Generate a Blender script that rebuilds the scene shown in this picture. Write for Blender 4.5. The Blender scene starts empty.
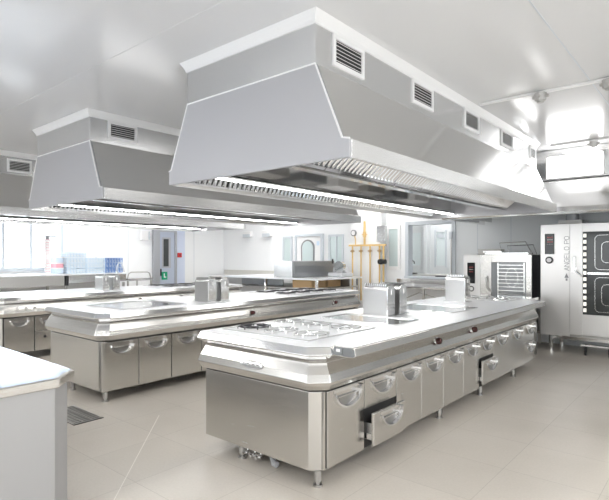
import bpy, math, random
from mathutils import Vector
random.seed(7)
C = bpy.context.scene.collection
S = bpy.context.scene
PI = math.pi

# ------------------------------------------------------------------ camera, world, exposure
cam = bpy.data.cameras.new('camera'); cam_o = bpy.data.objects.new('camera', cam); C.objects.link(cam_o)
cam.sensor_width = 36; cam.lens = 36*497/609; cam.shift_y = 7/609; cam.clip_start = .05
PHI = math.atan(420.5/497)
cam_o.location = (0, 0, 1.5); cam_o.rotation_euler = (PI/2, 0, PHI)
S.camera = cam_o
S.view_settings.view_transform = 'Standard'; S.view_settings.look = 'None'
S.view_settings.gamma = 1; S.view_settings.exposure = 0.15; S.view_settings.use_curve_mapping = False
w = bpy.data.worlds.new('world'); S.world = w; w.use_nodes = True
w.node_tree.nodes['Background'].inputs[0].default_value = (.93, .97, 1, 1)
w.node_tree.nodes['Background'].inputs[1].default_value = 5.0
PANEL_E, AISLE_E, HOOD_E, DIM_E, ADDED_PANE_E, GLOW_PANEL_E = 12.0, 8.0, 34.0, 6.0, 2.1, 11.0

# ------------------------------------------------------------------ materials
MATS = {}
def mat(name, col, rough=.5, metal=0., emit=0., noise=0., nscale=6., stretch=(1,1,1), bump=0., alpha=None, trans=0., coat=0., aniso=0.):
    m = bpy.data.materials.new(name); m.use_nodes = True
    nt = m.node_tree; b = nt.nodes['Principled BSDF']
    b.inputs['Base Color'].default_value = (*col, 1); b.inputs['Roughness'].default_value = rough
    b.inputs['Metallic'].default_value = metal
    if coat: b.inputs['Coat Weight'].default_value = coat; b.inputs['Coat Roughness'].default_value = .08
    if trans: b.inputs['Transmission Weight'].default_value = trans; b.inputs['IOR'].default_value = 1.2
    if emit:
        b.inputs['Emission Color'].default_value = (*col, 1); b.inputs['Emission Strength'].default_value = emit
    if noise or bump:
        tc = nt.nodes.new('ShaderNodeTexCoord'); mp = nt.nodes.new('ShaderNodeMapping'); mp.inputs['Scale'].default_value = stretch
        n = nt.nodes.new('ShaderNodeTexNoise'); n.inputs['Scale'].default_value = nscale; n.inputs['Detail'].default_value = 4
        nt.links.new(tc.outputs['Object'], mp.inputs[0]); nt.links.new(mp.outputs[0], n.inputs['Vector'])
        if noise:
            r = nt.nodes.new('ShaderNodeMapRange'); r.inputs[3].default_value = max(rough-noise, .02); r.inputs[4].default_value = rough+noise
            nt.links.new(n.outputs[0], r.inputs[0]); nt.links.new(r.outputs[0], b.inputs['Roughness'])
        if bump:
            bp = nt.nodes.new('ShaderNodeBump'); bp.inputs['Strength'].default_value = bump; bp.inputs['Distance'].default_value = .01
            nt.links.new(n.outputs[0], bp.inputs['Height']); nt.links.new(bp.outputs[0], b.inputs['Normal'])
    MATS[name] = m; return m
steel = mat('brushed_steel', (.68,.665,.64), .25, 1, noise=.05, nscale=5, stretch=(1,1,30), bump=.03)
steel_dull = mat('dull_steel', (.50,.49,.475), .42, 1, noise=.05, nscale=4)
steel_top = mat('worktop_steel', (.90,.91,.93), .34, .75)
steel_bright = mat('polished_steel', (.82,.82,.82), .12, 1)
steel_hood = mat('satin_hood_steel', (.70,.705,.71), .24, .9)
steel_smooth = mat('smooth_hood_steel', (.66,.66,.655), .15, 1)
steel_cup = mat('handle_cup_steel', (.42,.42,.42), .3, 1)
steel_dark = mat('shadowed_steel', (.30,.31,.32), .40, 1)
hood_paint = mat('grey_hood_panel', (.47,.47,.49), .5, .3)
white = mat('white_paint', (.86,.86,.86), .45)
wallw = mat('white_wall_panel', (.88,.89,.90), .40)
wallg = mat('grey_wall_panel', (.75,.775,.79), .38)
ceil_m = mat('ceiling_panel_paint', (.80,.80,.805), .17)
frame_m = mat('window_frame_grey', (.60,.64,.68), .4)
door_m = mat('grey_blue_door_paint', (.45,.50,.60), .4)
door_trim = mat('door_frame_steel', (.42,.43,.46), .4, .4)
black = mat('black_plastic', (.012,.012,.014), .35)
blackgl = mat('black_display_glass', (.006,.006,.008), .08)
dark = mat('dark_interior', (.03,.03,.03), .6)
iron = mat('cast_iron', (.035,.035,.04), .55)
yellow = mat('yellow_gas_paint', (.74,.52,.22), .4)
redk = mat('dark_red_knob', (.05,.012,.012), .2)
red = mat('red_plastic', (.65,.03,.03), .4)
pink = mat('pink_plastic', (.78,.38,.45), .45)
blue = mat('blue_plastic', (.12,.25,.55), .45)
paleb = mat('pale_blue_plastic', (.66,.77,.88), .45)
green = mat('green_sign', (.0,.30,.14), .4)
wood = mat('light_wood', (.62,.42,.22), .5, noise=.1, nscale=8)
lip_m = mat('hood_lip_steel', (.92,.92,.92), .22, .85)
flue_m = mat('flue_steel', (.52,.52,.52), .32, 1)
oven_steel = mat('oven_steel', (.78,.77,.76), .36, .8)
glass_f = mat('frosted_pane', (.74,.81,.82), .3)
glass_g = mat('greenish_window_glass', (.58,.67,.67), .15)
glass_d = mat('dark_oven_glass', (.045,.05,.05), .08)
glass_c = mat('clear_glass', (.96,.98,.98), .02, trans=1.)
rubber = mat('grey_plastic_pipe', (.55,.56,.58), .5)
greyink = mat('grey_lettering', (.22,.22,.23), .4)
rack_m = mat('oven_rack_wire', (.75,.75,.74), .2, 1)
emit_panel = mat('added_lamp_diffuser', (1,.99,.97), .5, emit=PANEL_E)
emit_aisle = mat('added_aisle_diffuser', (1,.99,.97), .5, emit=AISLE_E)
emit_dim = mat('added_dim_diffuser', (1,1,1), .5, emit=DIM_E)
emit_hood = mat('hood_lamp_diffuser', (1,.99,.96), .5, emit=HOOD_E)
emit_red = mat('red_display_digits', (.42,.10,.10), .5, emit=.15)
emit_wht = mat('white_display_digits', (.45,.38,.38), .5, emit=.15)
# floor: beige polished concrete with tonal clouds and fine scored joints
floor_m = bpy.data.materials.new('beige_floor'); floor_m.use_nodes = True
nt = floor_m.node_tree; b = nt.nodes['Principled BSDF']; L = nt.links
tc = nt.nodes.new('ShaderNodeTexCoord')
n1 = nt.nodes.new('ShaderNodeTexNoise'); n1.inputs['Scale'].default_value = .9; n1.inputs['Detail'].default_value = 6
n2 = nt.nodes.new('ShaderNodeTexNoise'); n2.inputs['Scale'].default_value = 60; n2.inputs['Detail'].default_value = 2
L.new(tc.outputs['Object'], n1.inputs['Vector']); L.new(tc.outputs['Object'], n2.inputs['Vector'])
cr = nt.nodes.new('ShaderNodeValToRGB'); cr.color_ramp.elements[0].position = .3; cr.color_ramp.elements[1].position = .7
cr.color_ramp.elements[0].color = (.60,.55,.485,1); cr.color_ramp.elements[1].color = (.68,.63,.565,1)
L.new(n1.outputs[0], cr.inputs[0])
mx = nt.nodes.new('ShaderNodeMixRGB'); mx.blend_type = 'MULTIPLY'; mx.inputs[0].default_value = .12
L.new(cr.outputs[0], mx.inputs[1]); L.new(n2.outputs[0], mx.inputs[2])
br = nt.nodes.new('ShaderNodeTexBrick'); br.offset = 0; br.inputs['Scale'].default_value = 1
br.inputs['Brick Width'].default_value = .6; br.inputs['Row Height'].default_value = .6; br.inputs['Mortar Size'].default_value = .0022
br.inputs['Color1'].default_value = (1,1,1,1); br.inputs['Color2'].default_value = (.965,.965,.965,1); br.inputs['Mortar'].default_value = (.80,.80,.80,1)
L.new(tc.outputs['Object'], br.inputs['Vector'])
m2 = nt.nodes.new('ShaderNodeMixRGB'); m2.blend_type = 'MULTIPLY'; m2.inputs[0].default_value = 1
L.new(mx.outputs[0], m2.inputs[1]); L.new(br.outputs['Color'], m2.inputs[2]); L.new(m2.outputs[0], b.inputs['Base Color'])
b.inputs['Roughness'].default_value = .24

# ------------------------------------------------------------------ mesh builder
class B:
    def __init__(s): s.v=[]; s.f=[]; s.mi=[]; s.m=0
    def add(s, vs, fs):
        o=len(s.v); s.v += [tuple(v) for v in vs]; s.f += [tuple(i+o for i in f) for f in fs]; s.mi += [s.m]*len(fs); return s
    def box(s, x0,x1,y0,y1,z0,z1):
        if x0>x1:x0,x1=x1,x0
        if y0>y1:y0,y1=y1,y0
        if z0>z1:z0,z1=z1,z0
        return s.add([(x0,y0,z0),(x1,y0,z0),(x1,y1,z0),(x0,y1,z0),(x0,y0,z1),(x1,y0,z1),(x1,y1,z1),(x0,y1,z1)],
              [(3,2,1,0),(4,5,6,7),(0,1,5,4),(1,2,6,5),(2,3,7,6),(3,0,4,7)])
    def prism(s, pts, axis, a, b_):
        """closed polygon (2-D) extruded along an axis; 'x': pts=(y,z), 'y': pts=(x,z), 'z': pts=(x,y)"""
        def P(p,t): return {'x':(t,p[0],p[1]),'y':(p[0],t,p[1]),'z':(p[0],p[1],t)}[axis]
        n=len(pts); area=sum(pts[i][0]*pts[(i+1)%n][1]-pts[(i+1)%n][0]*pts[i][1] for i in range(n))
        if (area<0) != (axis=='y'): pts=pts[::-1]
        if a>b_: a,b_=b_,a
        vs=[P(p,a) for p in pts]+[P(p,b_) for p in pts]
        fs=[tuple(range(n-1,-1,-1)), tuple(range(n,2*n))]+[(i,(i+1)%n,n+(i+1)%n,n+i) for i in range(n)]
        return s.add(vs,fs)
    def loft(s, rings, cap0=True, cap1=True):
        n=len(rings[0]); vs=[v for r in rings for v in r]; fs=[]
        for k in range(len(rings)-1):
            for i in range(n):
                j=(i+1)%n; fs.append((k*n+i,k*n+j,(k+1)*n+j,(k+1)*n+i))
        if cap0: fs.append(tuple(range(n-1,-1,-1)))
        if cap1: fs.append(tuple((len(rings)-1)*n+i for i in range(n)))
        return s.add(vs,fs)
    def tube(s, pts, r, n=8, closed=False, rs=None):
        pts=[Vector(p) for p in pts]; rings=[]; N=len(pts); prev=None
        for i,p in enumerate(pts):
            if closed: t=pts[(i+1)%N]-pts[i-1]
            else: t=pts[min(i+1,N-1)]-pts[max(i-1,0)]
            t.normalize()
            if prev is None:
                u=t.cross(Vector((0,0,1)));
                if u.length<.05: u=t.cross(Vector((0,1,0)))
            else: u=prev-t*prev.dot(t)
            u.normalize(); prev=u; w_=t.cross(u); rr=rs[i] if rs else r
            rings.append([p+u*math.cos(2*PI*k/n)*rr+w_*math.sin(2*PI*k/n)*rr for k in range(n)])
        if closed: rings.append(rings[0]); return s.loft(rings,False,False)
        return s.loft(rings)
    def cyl(s, p, q, r, n=16, r2=None): return s.tube([p,q], r, n, rs=[r, r if r2 is None else r2])
    def build(s, name, mats, parent=None, bevel=0, smooth=False, segs=2):
        if not isinstance(mats,(list,tuple)): mats=[mats]
        off=Vector((0,0,0)); p=parent
        while p is not None: off+=p.location; p=p.parent
        me=bpy.data.meshes.new(name); me.from_pydata([tuple(Vector(v)-off) for v in s.v],[],s.f)
        for m_ in mats: me.materials.append(m_)
        for i,pl in enumerate(me.polygons):
            pl.material_index=s.mi[i]; pl.use_smooth=smooth
        import bmesh
        bm=bmesh.new(); bm.from_mesh(me); bmesh.ops.recalc_face_normals(bm, faces=bm.faces); bm.to_mesh(me); bm.free()
        o=bpy.data.objects.new(name,me); C.objects.link(o)
        if parent: o.parent=parent
        if smooth:
            try: me.set_sharp_from_angle(angle=math.radians(35))
            except Exception: pass
        if bevel:
            bv=o.modifiers.new('bevel','BEVEL'); bv.width=bevel; bv.segments=segs; bv.limit_method='ANGLE'; bv.angle_limit=math.radians(30)
        return o
def thing(name, label, cat, loc, group=None):
    o=bpy.data.objects.new(name,None); C.objects.link(o); o.location=loc; o.empty_display_size=.1
    o['label']=label; o['category']=cat
    if group: o['group']=group
    return o
def tag(o, label, cat, group=None):
    o['label']=label; o['category']=cat
    if group: o['group']=group
    return o
def struct(o): o['kind']='structure'; return o
def copy_tree(o, delta, label=None):
    r=o.copy(); C.objects.link(r); r.location=o.location+Vector(delta)
    if label: r['label']=label
    for ch in list(o.children):
        c=ch.copy(); C.objects.link(c); c.parent=r
        for g in list(ch.children):
            d=g.copy(); C.objects.link(d); d.parent=c
    return r
def arc(cx,cz,r,a0,a1,n=10):
    return [(cx+r*math.cos(math.radians(a0+(a1-a0)*i/n)), cz+r*math.sin(math.radians(a0+(a1-a0)*i/n))) for i in range(n+1)]

CZ=3.06; XL,XR,YF,YB=-11.0,2.5,-3.0,9.4

# ------------------------------------------------------------------ room shell
struct(B().box(XL-.2,XR+.2,YF-.2,12.0,-.1,0).build('floor', floor_m))
struct(B().box(XL-.2,XR+.2,YF-.2,12.0,CZ,CZ+.1).build('ceiling', ceil_m))
# left wall with window opening
WY0,WY1,WZ0,WZ1=2.0,4.86,1.26,2.5
bb=B().box(XL-.2,XL,YF,WY0,0,CZ).box(XL-.2,XL,WY1,YB+.15,0,CZ).box(XL-.2,XL,WY0,WY1,0,WZ0).box(XL-.2,XL,WY0,WY1,WZ1,CZ)
struct(bb.build('wall_left', wallw))
struct(B().box(XR,XR+.2,YF,YB+.15,0,CZ).build('wall_right', wallw))
struct(B().box(XL-.2,XR+.2,YF-.2,YF,0,CZ).build('wall_front', wallw))
# back wall: white part, grey part, hatch opening
HX0,HX1,HZ0,HZ1=-5.08,-4.12,1.10,2.17
bb=B(); bb.box(XL,-5.22,YB,YB+.15,0,CZ).box(-5.22,HX0,YB,YB+.15,0,CZ).box(HX0,HX1,YB,YB+.15,0,HZ0).box(HX0,HX1,YB,YB+.15,HZ1,CZ)
bb.m=1; bb.box(HX1,XR,YB,YB+.15,0,CZ)
struct(bb.build('wall_back', [wallw, wallg]))
# wall panel joints
for i,y in enumerate((5.6,6.4,8.35)): struct(B().box(XL,XL+.004,y,y+.012,0,CZ).build('trim_%d'%(i+1), frame_m))
for i,x in enumerate((-3.62,-3.0)): struct(B().box(x,x+.012,YB-.004,YB,0,CZ).build('trim_%d'%(i+4), frame_m))
struct(B().box(-.913,-.905,YF,YB,CZ-.003,CZ).build('trim_6', frame_m))
struct(B().box(XL,XR,1.995,2.003,CZ-.002,CZ).build('trim_7', ceil_m))
# ribbon window in the left wall
wn=struct(B().box(XL-.12,XL-.10,WY0,WY1,WZ0,WZ1).build('window_1', glass_c))
fb=B(); fb.box(XL-.16,XL+.02,WY0-.05,WY1+.05,WZ0-.05,WZ0+.02).box(XL-.16,XL+.01,WY0,WY1,WZ1-.04,WZ1+.04)
for y in (2.0,2.6,3.15,3.69,4.21,4.84): fb.box(XL-.16,XL+.01,y-.022,y+.022,WZ0,WZ1)
fb.build('window_frame', frame_m, wn)
# hatch window with grey frame; little room behind
hb=B().box(HX0-.07,HX0+.006,YB-.03,YB+.16,HZ0+.001,HZ1+.07).box(HX1-.006,HX1+.07,YB-.03,YB+.16,HZ0+.001,HZ1+.07).box(HX0+.006,HX1-.006,YB-.03,YB+.16,HZ1-.006,HZ1+.07).box(HX0-.07,HX1+.07,YB-.08,YB+.2,HZ0-.04,HZ0+.001)
struct(hb.build('window_2', frame_m, bevel=.004))
rb=B().box(-6.6,-6.5,YB+.15,11.6,0,CZ).box(-3.6,-3.5,YB+.15,11.6,0,CZ)
rb.box(-6.5,-6.16,11.5,11.6,0,CZ).box(-5.88,-5.46,11.5,11.6,0,CZ).box(-5.22,-3.6,11.5,11.6,0,CZ)
rb.box(-6.16,-5.88,11.5,11.6,0,1.29).box(-6.16,-5.88,11.5,11.6,2.12,CZ).box(-5.46,-5.22,11.5,11.6,0,1.29).box(-5.46,-5.22,11.5,11.6,2.12,CZ)
rb.box(-5.70,-5.62,11.3,11.5,0,CZ)
struct(rb.build('wall_annex', wallg))
struct(B().box(-6.16,-5.88,11.53,11.54,1.29,2.12).build('window_3', glass_f))
w4=struct(B().box(-5.46,-5.22,11.53,11.54,1.29,2.12).build('window_4', glass_f))
B().box(-5.43,-5.25,11.49,11.5,1.98,2.06).box(-5.50,-5.46,11.48,11.5,1.25,2.16).box(-5.22,-5.18,11.48,11.5,1.25,2.16).build('window_frame', frame_m, w4)
# narrow window beside the gas pilaster
w5=struct(B().box(-5.545,-5.33,YB-.012,YB-.004,1.30,2.10).build('window_5', glass_g))
B().box(-5.60,-5.545,YB-.03,YB,1.22,2.18).box(-5.33,-5.265,YB-.03,YB,1.22,2.18).box(-5.545,-5.33,YB-.03,YB,2.10,2.18).box(-5.545,-5.33,YB-.03,YB,1.22,1.30).build('window_frame', white, w5, .003)
# far windows and the oval-window door
def small_window(n,x0,x1,z0,z1):
    wd=struct(B().box(x0,x1,YB-.014,YB-.004,z0,z1).build('window_%d'%n, glass_g))
    B().box(x0-.05,x0,YB-.03,YB,z0-.05,z1+.05).box(x1,x1+.05,YB-.03,YB,z0-.05,z1+.05).box(x0,x1,YB-.03,YB,z1,z1+.05).box(x0,x1,YB-.03,YB,z0-.05,z0).build('window_frame', frame_m, wd, .003)
    return wd
small_window(6,-8.62,-8.40,1.05,1.98)
w7=small_window(7,-7.14,-6.80,1.05,1.98)
B().box(-6.96,-6.94,YB-.035,YB-.014,1.05,1.98).build('mullion', frame_m, w7)
d1=struct(B().box(-8.16,-7.40,YB-.05,YB-.004,0,2.0).build('door_1', white, None, .004))
B().box(-8.22,-8.16,YB-.07,YB,0,2.06).box(-7.40,-7.34,YB-.07,YB,0,2.06).box(-8.16,-7.40,YB-.07,YB,2.0,2.06).build('door_frame', frame_m, d1, .003)
ov=[(-7.80+.17*c,z+ .17*s) for c,s,z in [(math.cos(math.radians(a)),math.sin(math.radians(a)),1.72 if 0<=a<=180 else 1.30) for a in range(0,360,15)]]
ovs=[(-7.80+.215*(x+7.80)/.17, 1.51+(z-1.51)*1.09) for x,z in ov]
B().prism(ovs,'y',YB-.062,YB-.05).build('window_rim', greyink, d1)
B().prism(ov,'y',YB-.072,YB-.0625).build('window_pane', glass_g, d1)
B().box(-7.50,-7.46,YB-.10,YB-.05,1.0,1.04).build('door_handle', steel_bright, d1)
B().box(-7.52,-7.44,YB-.06,YB-.05,1.78,1.88).build('notice_plate', paleb, d1)
# left wall exit door
d2=struct(B().box(XL+.004,XL+.06,7.24,7.69,0,2.14).build('door_2', door_m, None, .004))
B().box(XL,XL+.09,7.06,7.24,0,2.20).box(XL,XL+.09,7.69,7.75,0,2.20).box(XL,XL+.09,7.24,7.69,2.14,2.20).build('door_frame', door_trim, d2, .004)
B().box(XL+.06,XL+.075,7.31,7.57,1.22,2.00).build('window_rim', door_trim, d2, .004)
B().box(XL+.075,XL+.08,7.35,7.50,1.26,1.96).build('window_pane', glass_d, d2)
B().box(XL+.06,XL+.10,7.26,7.28,1.02,1.20).build('door_handle', black, d2, .004)
sg=B().box(XL+.062,XL+.070,7.30,7.47,.92,1.12); sg.m=1
sg.box(XL+.070,XL+.073,7.36,7.39,.97,1.08).box(XL+.070,XL+.073,7.36,7.43,.97,1.0)
tag(sg.build('exit_sign',[green,white]),'small green sign with white symbol low on the grey-blue door','sign')
struct(B().box(XL,XL+.012,7.75,8.05,0,CZ-.001).build('trim_8', mat('pale_blue_panel',(.66,.72,.86),.4)))
fc=thing('fire_call_point','red fire call point on the white wall right of the grey-blue door','alarm',(XL+.01,7.86,1.55))
B().box(XL+.012,XL+.05,7.81,7.93,1.49,1.61).build('housing', red, fc, .006)
B().box(XL+.05,XL+.055,7.85,7.89,1.53,1.57).build('button', black, fc)
wb=thing('wall_box','pale rectangular box mounted high on the left wall before the grey-blue door','box',(XL,6.84,2.03))
B().box(XL+.004,XL+.10,6.72,6.95,1.92,2.14).build('housing', white, wb, .01)
B().box(XL+.10,XL+.104,6.90,6.94,1.93,2.13).build('side_strip', frame_m, wb)
# scored joint in the floor
jm=B(); jm.add([(-2.840,1.55,.0006),(-2.845,1.5475,.0006),(-4.095,2.703,.0006),(-4.09,2.706,.0006)],[(0,1,2,3)])
struct(jm.build('trim_9', mat('pale_grout',(.64,.60,.53),.3)))

# unseen windows with glowing panes, added to brighten the room from front and right
added_pane = mat('added_window_pane', (.95,.98,1), .3, emit=ADDED_PANE_E)
def added_window(n, ax, at, a0, a1, z0, z1, k):
    b_=B()
    def bx(p0,p1,zz0,zz1,t0,t1,q):
        return q.box(p0,p1,at+t0,at+t1,zz0,zz1) if ax=='x' else q.box(at-t0,at-t1,p0,p1,zz0,zz1)
    wd=struct(bx(a0,a1,z0,z1,.004,.010,b_).build('window_%d'%n, added_pane))
    f=B(); bx(a0-.06,a1+.06,z1,z1+.06,.0,.04,f); bx(a0-.06,a1+.06,z0-.06,z0,.0,.04,f)
    for i in range(k+1):
        p=a0+(a1-a0)*i/k; bx(p-.03,p+.03,z0,z1,.0,.04,f)
    f.build('window_frame', white, wd)
added_window(8,'x',YF,-7.5,1.8,.9,2.7,6)
added_window(9,'y',XR,-1.5,6.5,.9,2.5,5)

# ------------------------------------------------------------------ added ceiling lamps, out of view, to brighten the kitchen
def added_ceiling_lamp(x,y,label,vis=False,sx=.6,sy=1.2,em=None):
    t=thing('added_ceiling_lamp',label,'added ceiling lamp',(x,y,CZ))
    B().box(x-sx/2,x+sx/2,y-sy/2,y+sy/2,CZ-.012,CZ-.004).build('diffuser', em or (emit_dim if vis else emit_panel), t)
    e=.015
    B().box(x-sx/2-e,x-sx/2,y-sy/2-e,y+sy/2+e,CZ-.018,CZ-.001).box(x+sx/2,x+sx/2+e,y-sy/2-e,y+sy/2+e,CZ-.018,CZ-.001).box(x-sx/2,x+sx/2,y-sy/2-e,y-sy/2,CZ-.018,CZ-.001).box(x-sx/2,x+sx/2,y+sy/2,y+sy/2+e,CZ-.018,CZ-.001).build('frame', white, t)
for (x,y,l) in [(-3.50,4.0,'added ceiling lamp over the aisle between the two nearest islands, near end'),(-3.50,6.2,'added ceiling lamp over the aisle between the two nearest islands, far end'),
                (-6.64,4.4,'added ceiling lamp over the aisle between middle and far islands, near end'),(-6.64,6.6,'added ceiling lamp over the aisle between middle and far islands, far end'),
                (-5.6,8.4,'added ceiling lamp near the back wall by the gas pipes'),(-8.6,8.4,'added ceiling lamp near the back wall by the oval-window door'),
                (-10.1,5.6,'added ceiling lamp above the dishwashing table'),
                
                (1.2,1.8,'added ceiling lamp over the right aisle, near end'),(1.3,3.6,'added ceiling lamp over the right aisle, middle'),(1.9,5.6,'added ceiling lamp over the right aisle, far end'),(-5.0,10.5,'added ceiling lamp in the room behind the hatch window'),
                (-2.2,-1.3,'added ceiling lamp behind the near steel counter'),(-5.9,.15,'added ceiling lamp above the near steel counter, first of a pair'),(-6.9,.15,'added ceiling lamp above the near steel counter, second of a pair'),(-5.5,-1.3,'added ceiling lamp in the front corner of the kitchen')]:
    if 'aisle between' in l: added_ceiling_lamp(x,y,l,em=emit_aisle,sx=.24)
    elif 'of a pair' in l: added_ceiling_lamp(x,y,l,em=emit_dim)
    elif 'right aisle, far' in l: added_ceiling_lamp(x,y,l,em=emit_dim)
    else: added_ceiling_lamp(x,y,l)

# ------------------------------------------------------------------ islands
def ring(x0,x1,y0,y1,o,z,c,cf=None):
    """octagonal plan, all four corners chamfered"""
    x0-=o*.35;x1+=o;y0-=o;y1+=o; c2=c if cf is None else cf; k=min(c,.018)
    return [(x0+k,y0,z),(x1-c,y0,z),(x1,y0+c,z),(x1,y1-c2,z),(x1-c2,y1,z),(x0+k,y1,z),(x0,y1-k,z),(x0,y0+k,z)]
def handle(bx, yc, zt, wd, parent, k=1.0):
    """half-moon pull: pressed cup with a straight top edge inside a U-shaped blade that stands out from the door"""
    r=wd/2; ez=.74
    E=lambda rr,a0,a1,n,c: [(yc+rr*math.cos(math.radians(a0+(a1-a0)*i/n)), c+ez*rr*math.sin(math.radians(a0+(a1-a0)*i/n))) for i in range(n+1)]
    h=B()
    h.box(bx,bx+.003,yc-r*1.02,yc+r*1.02,zt-.022,zt-.002)
    out=E(r,180,360,16,zt-.030); inn=E(r*.88,180,360,16,zt-.030); rings=[]
    for i in range(17):
        e=.012+.034*(i/16)**.8
        rings.append([(bx,inn[i][0],inn[i][1]),(bx+e,inn[i][0],inn[i][1]),(bx+e,out[i][0],out[i][1]),(bx,out[i][0],out[i][1])])
    h.loft(rings)
    h.prism([(yc+r*.80,zt-.002),(yc+r*1.04,zt-.002),(yc+r*1.0,zt-.034),(yc+r*.86,zt-.034)],'x',bx,bx+.046)
    h.box(bx+.002,bx+.014,yc-r*.98,yc+r*.80,zt-.056,zt-.050)
    h.m=1
    h.prism(E(r*.62,180,360,10,zt-.056),'x',bx,bx+.004)
    return h.build('handle',[steel_bright,steel_cup],parent)
def door(name,x,y0,y1,z0,z1,root,t=.02,hw=None,has=True):
    g=.0045
    d=B().box(x-t,x,y0+g,y1-g,z0,z1).build(name, steel, root, .004)
    if has: handle(x,(y0+y1)/2,z1-.006,hw or min((y1-y0)*.66,.29),d)
    return d
def knob(x,y,z,root,mt):
    k=B().cyl((x-.03,y,z-.006),(x+.012,y,z+.003),.036,20).build('knob_bezel', steel_bright, root, smooth=True)
    kb=B(); kb.tube([(x+.010,y,z+.003),(x+.030,y,z+.007),(x+.046,y,z+.010),(x+.052,y,z+.011)],.03,18,rs=[.030,.030,.024,.010])
    kb.build('knob', mt, k, smooth=True)
def leg(x,y,root,z1=.12):
    l=B().cyl((x,y,.035),(x,y,z1),.025,14).cyl((x,y,.0),(x,y,.014),.031,14).cyl((x,y,.012),(x,y,.036),.014,12)
    l.build('leg', steel_dull, root, smooth=True)
def island(name,label,xr,wid,y0,y1,seams,drawers=(),knobs=(),group='cooking islands',emblem=False,rail=False):
    xl=xr-wid; t=thing(name,label,'kitchen island',((xl+xr)/2,(y0+y1)/2,0),group)
    c=.060; zb=.11; zt=.63
    body=B().loft([ring(xl,xr-.022,y0,y1,0,zb,c,.02), ring(xl,xr-.022,y0,y1,0,zt-.006,c,.02)])
    body.build('body', steel, t, .004)
    B().box(xl+.05,xr-.05,y0+.10,y1-.05,zb-.004,zb-.001).build('base_plate', steel_dark, t)
    B().box(xr-.0219,xr-.0203,seams[0]-.012,seams[-1],zb+.002,zt-.008).build('seam_shade', dark, t)  # dark strip standing in for the shade in the door seams
    # corner post next to first door
    B().box(xr-.02,xr-.001,y0+c,seams[0]-.012,zb,zt-.006).build('corner_post', steel, t, .002)
    # cornice
    prof=[(-.004,zt),(.030,zt+.012),(.056,zt+.050),(.062,zt+.066),(.045,zt+.115),(.005,zt+.180),(-.015,zt+.200),(-.06,zt+.205)]
    B().loft([ring(xl,xr,y0,y1,o,z,c+o*.45+.02) for o,z in prof],False,False).build('cornice', steel, t, .004)
    # worktop, its folded rim sloping down and back under
    wt=[(-.06,zt+.200),(.010,zt+.205),(.060,.866),(.066,.874),(.040,.920)]
    B().loft([ring(xl,xr,y0,y1,o,z,c+o*.45+.03) for o,z in wt]).build('worktop_rim', steel_bright, t, .002)
    B().loft([ring(xl,xr,y0,y1,.039,.9195,c+.048),ring(xl,xr,y0,y1,.036,.922,c+.047)]).build('worktop', steel_top, t)
    # doors
    for i in range(len(seams)-1):
        a,b_=seams[i],seams[i+1]; kind=drawers.get(i,'door') if drawers else 'door'
        if kind=='door': door('door',xr,a,b_,zb+.004,zt-.010,t)
        elif kind=='plain':
            door('door',xr,a,b_,zb+.004,zt-.010,t,has=False)
        elif kind[0]=='split':
            zm=kind[1]; pull=kind[2]
            door('drawer',xr,a,b_,zm+.004,zt-.010,t)
            lowz=zb+.02 if pull else zb+.004
            if pull:
                # opening and the pulled-out drawer
                if pull>.05: B().box(xr-.021,xr-.017,a+.012,b_-.012,zb+.01,zm-.004).build('opening', dark, t)
                xx=xr+pull; g=.006
                d=B().box(xx-.022,xx,a+g,b_-g,lowz+.02,zm-.016).build('drawer', steel, t, .004)
                handle(xx,(a+b_)/2,zm-.022,min((b_-a)*.66,.26),d)
                q=B(); zz0,zz1=lowz+.05,zm-.10
                q.box(xr-.02,xx-.022,a+.03,a+.034,zz0,zz1).box(xr-.02,xx-.022,b_-.034,b_-.03,zz0,zz1).box(xr-.02,xx-.022,a+.03,b_-.03,zz0,zz0+.004)
                q.build('drawer_box', steel_dull, d)
                for (p0,p1) in ((a+.014,a+.028),(b_-.028,b_-.014)): B().box(xr-.02,xx-.022,p0,p1,zz0+.01,zz0+.05).build('slide', steel_bright, d)
            else:
                d=door('drawer',xr,a,b_,lowz,zm-.004,t,has=kind[3])
                if not kind[3]:
                    q=B()
                    for yy in ((a+b_)/2-.06,(a+b_)/2+.06): q.cyl((xr-.001,yy,zm-.09),(xr+.006,yy,zm-.09),.020,14)
                    q.build('latch_hole', dark, d)
    for (y,z) in knobs: knob(xr+.035,y,z,t,redk)
    for y in (y0+.06,4.35,5.36,6.46):
        for x in (xr-.055,xl+.10 if y>3 else xr-.78): leg(x,y,t,zb)
    return t
I1X,I2X,I3X=-1.98,-4.85,-7.80
sm1=[2.565,3.01,3.466,3.886,4.323,4.779,5.197,5.615,6.106,6.725,7.18]
i1=island('cooking_island','nearest long steel cooking island with oval badge and two open drawers',I1X,1.15,2.48,7.20,sm1,
   {1:('split',.40,.075),6:('split',.42,.04),7:'door',8:'door',9:('split',.38,0,True)},[(4.10,.755),(4.92,.765)])
# the short stretch under unit 5 shows a small drawer: leave the rest as measured
sm2=[2.55,2.955,3.372,3.80,4.24,4.68,5.1,5.52,5.94,6.36,6.8,7.18]
i2=island('cooking_island','middle steel cooking island, all its doors closed, two small knobs on its side',I2X,1.24,2.54,7.20,sm2,{},[(4.60,.755),(6.45,.765)])
sm3=[2.625,3.035,3.45,3.9,4.35,4.8,5.2,5.6,6.1,6.6,7.18]
i3=island('cooking_island','farthest steel cooking island, partly hidden at the left edge',I3X,1.24,2.55,7.20,sm3,{1:('split',.40,0,False)},[(4.75,.755),(5.6,.755)])
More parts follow.
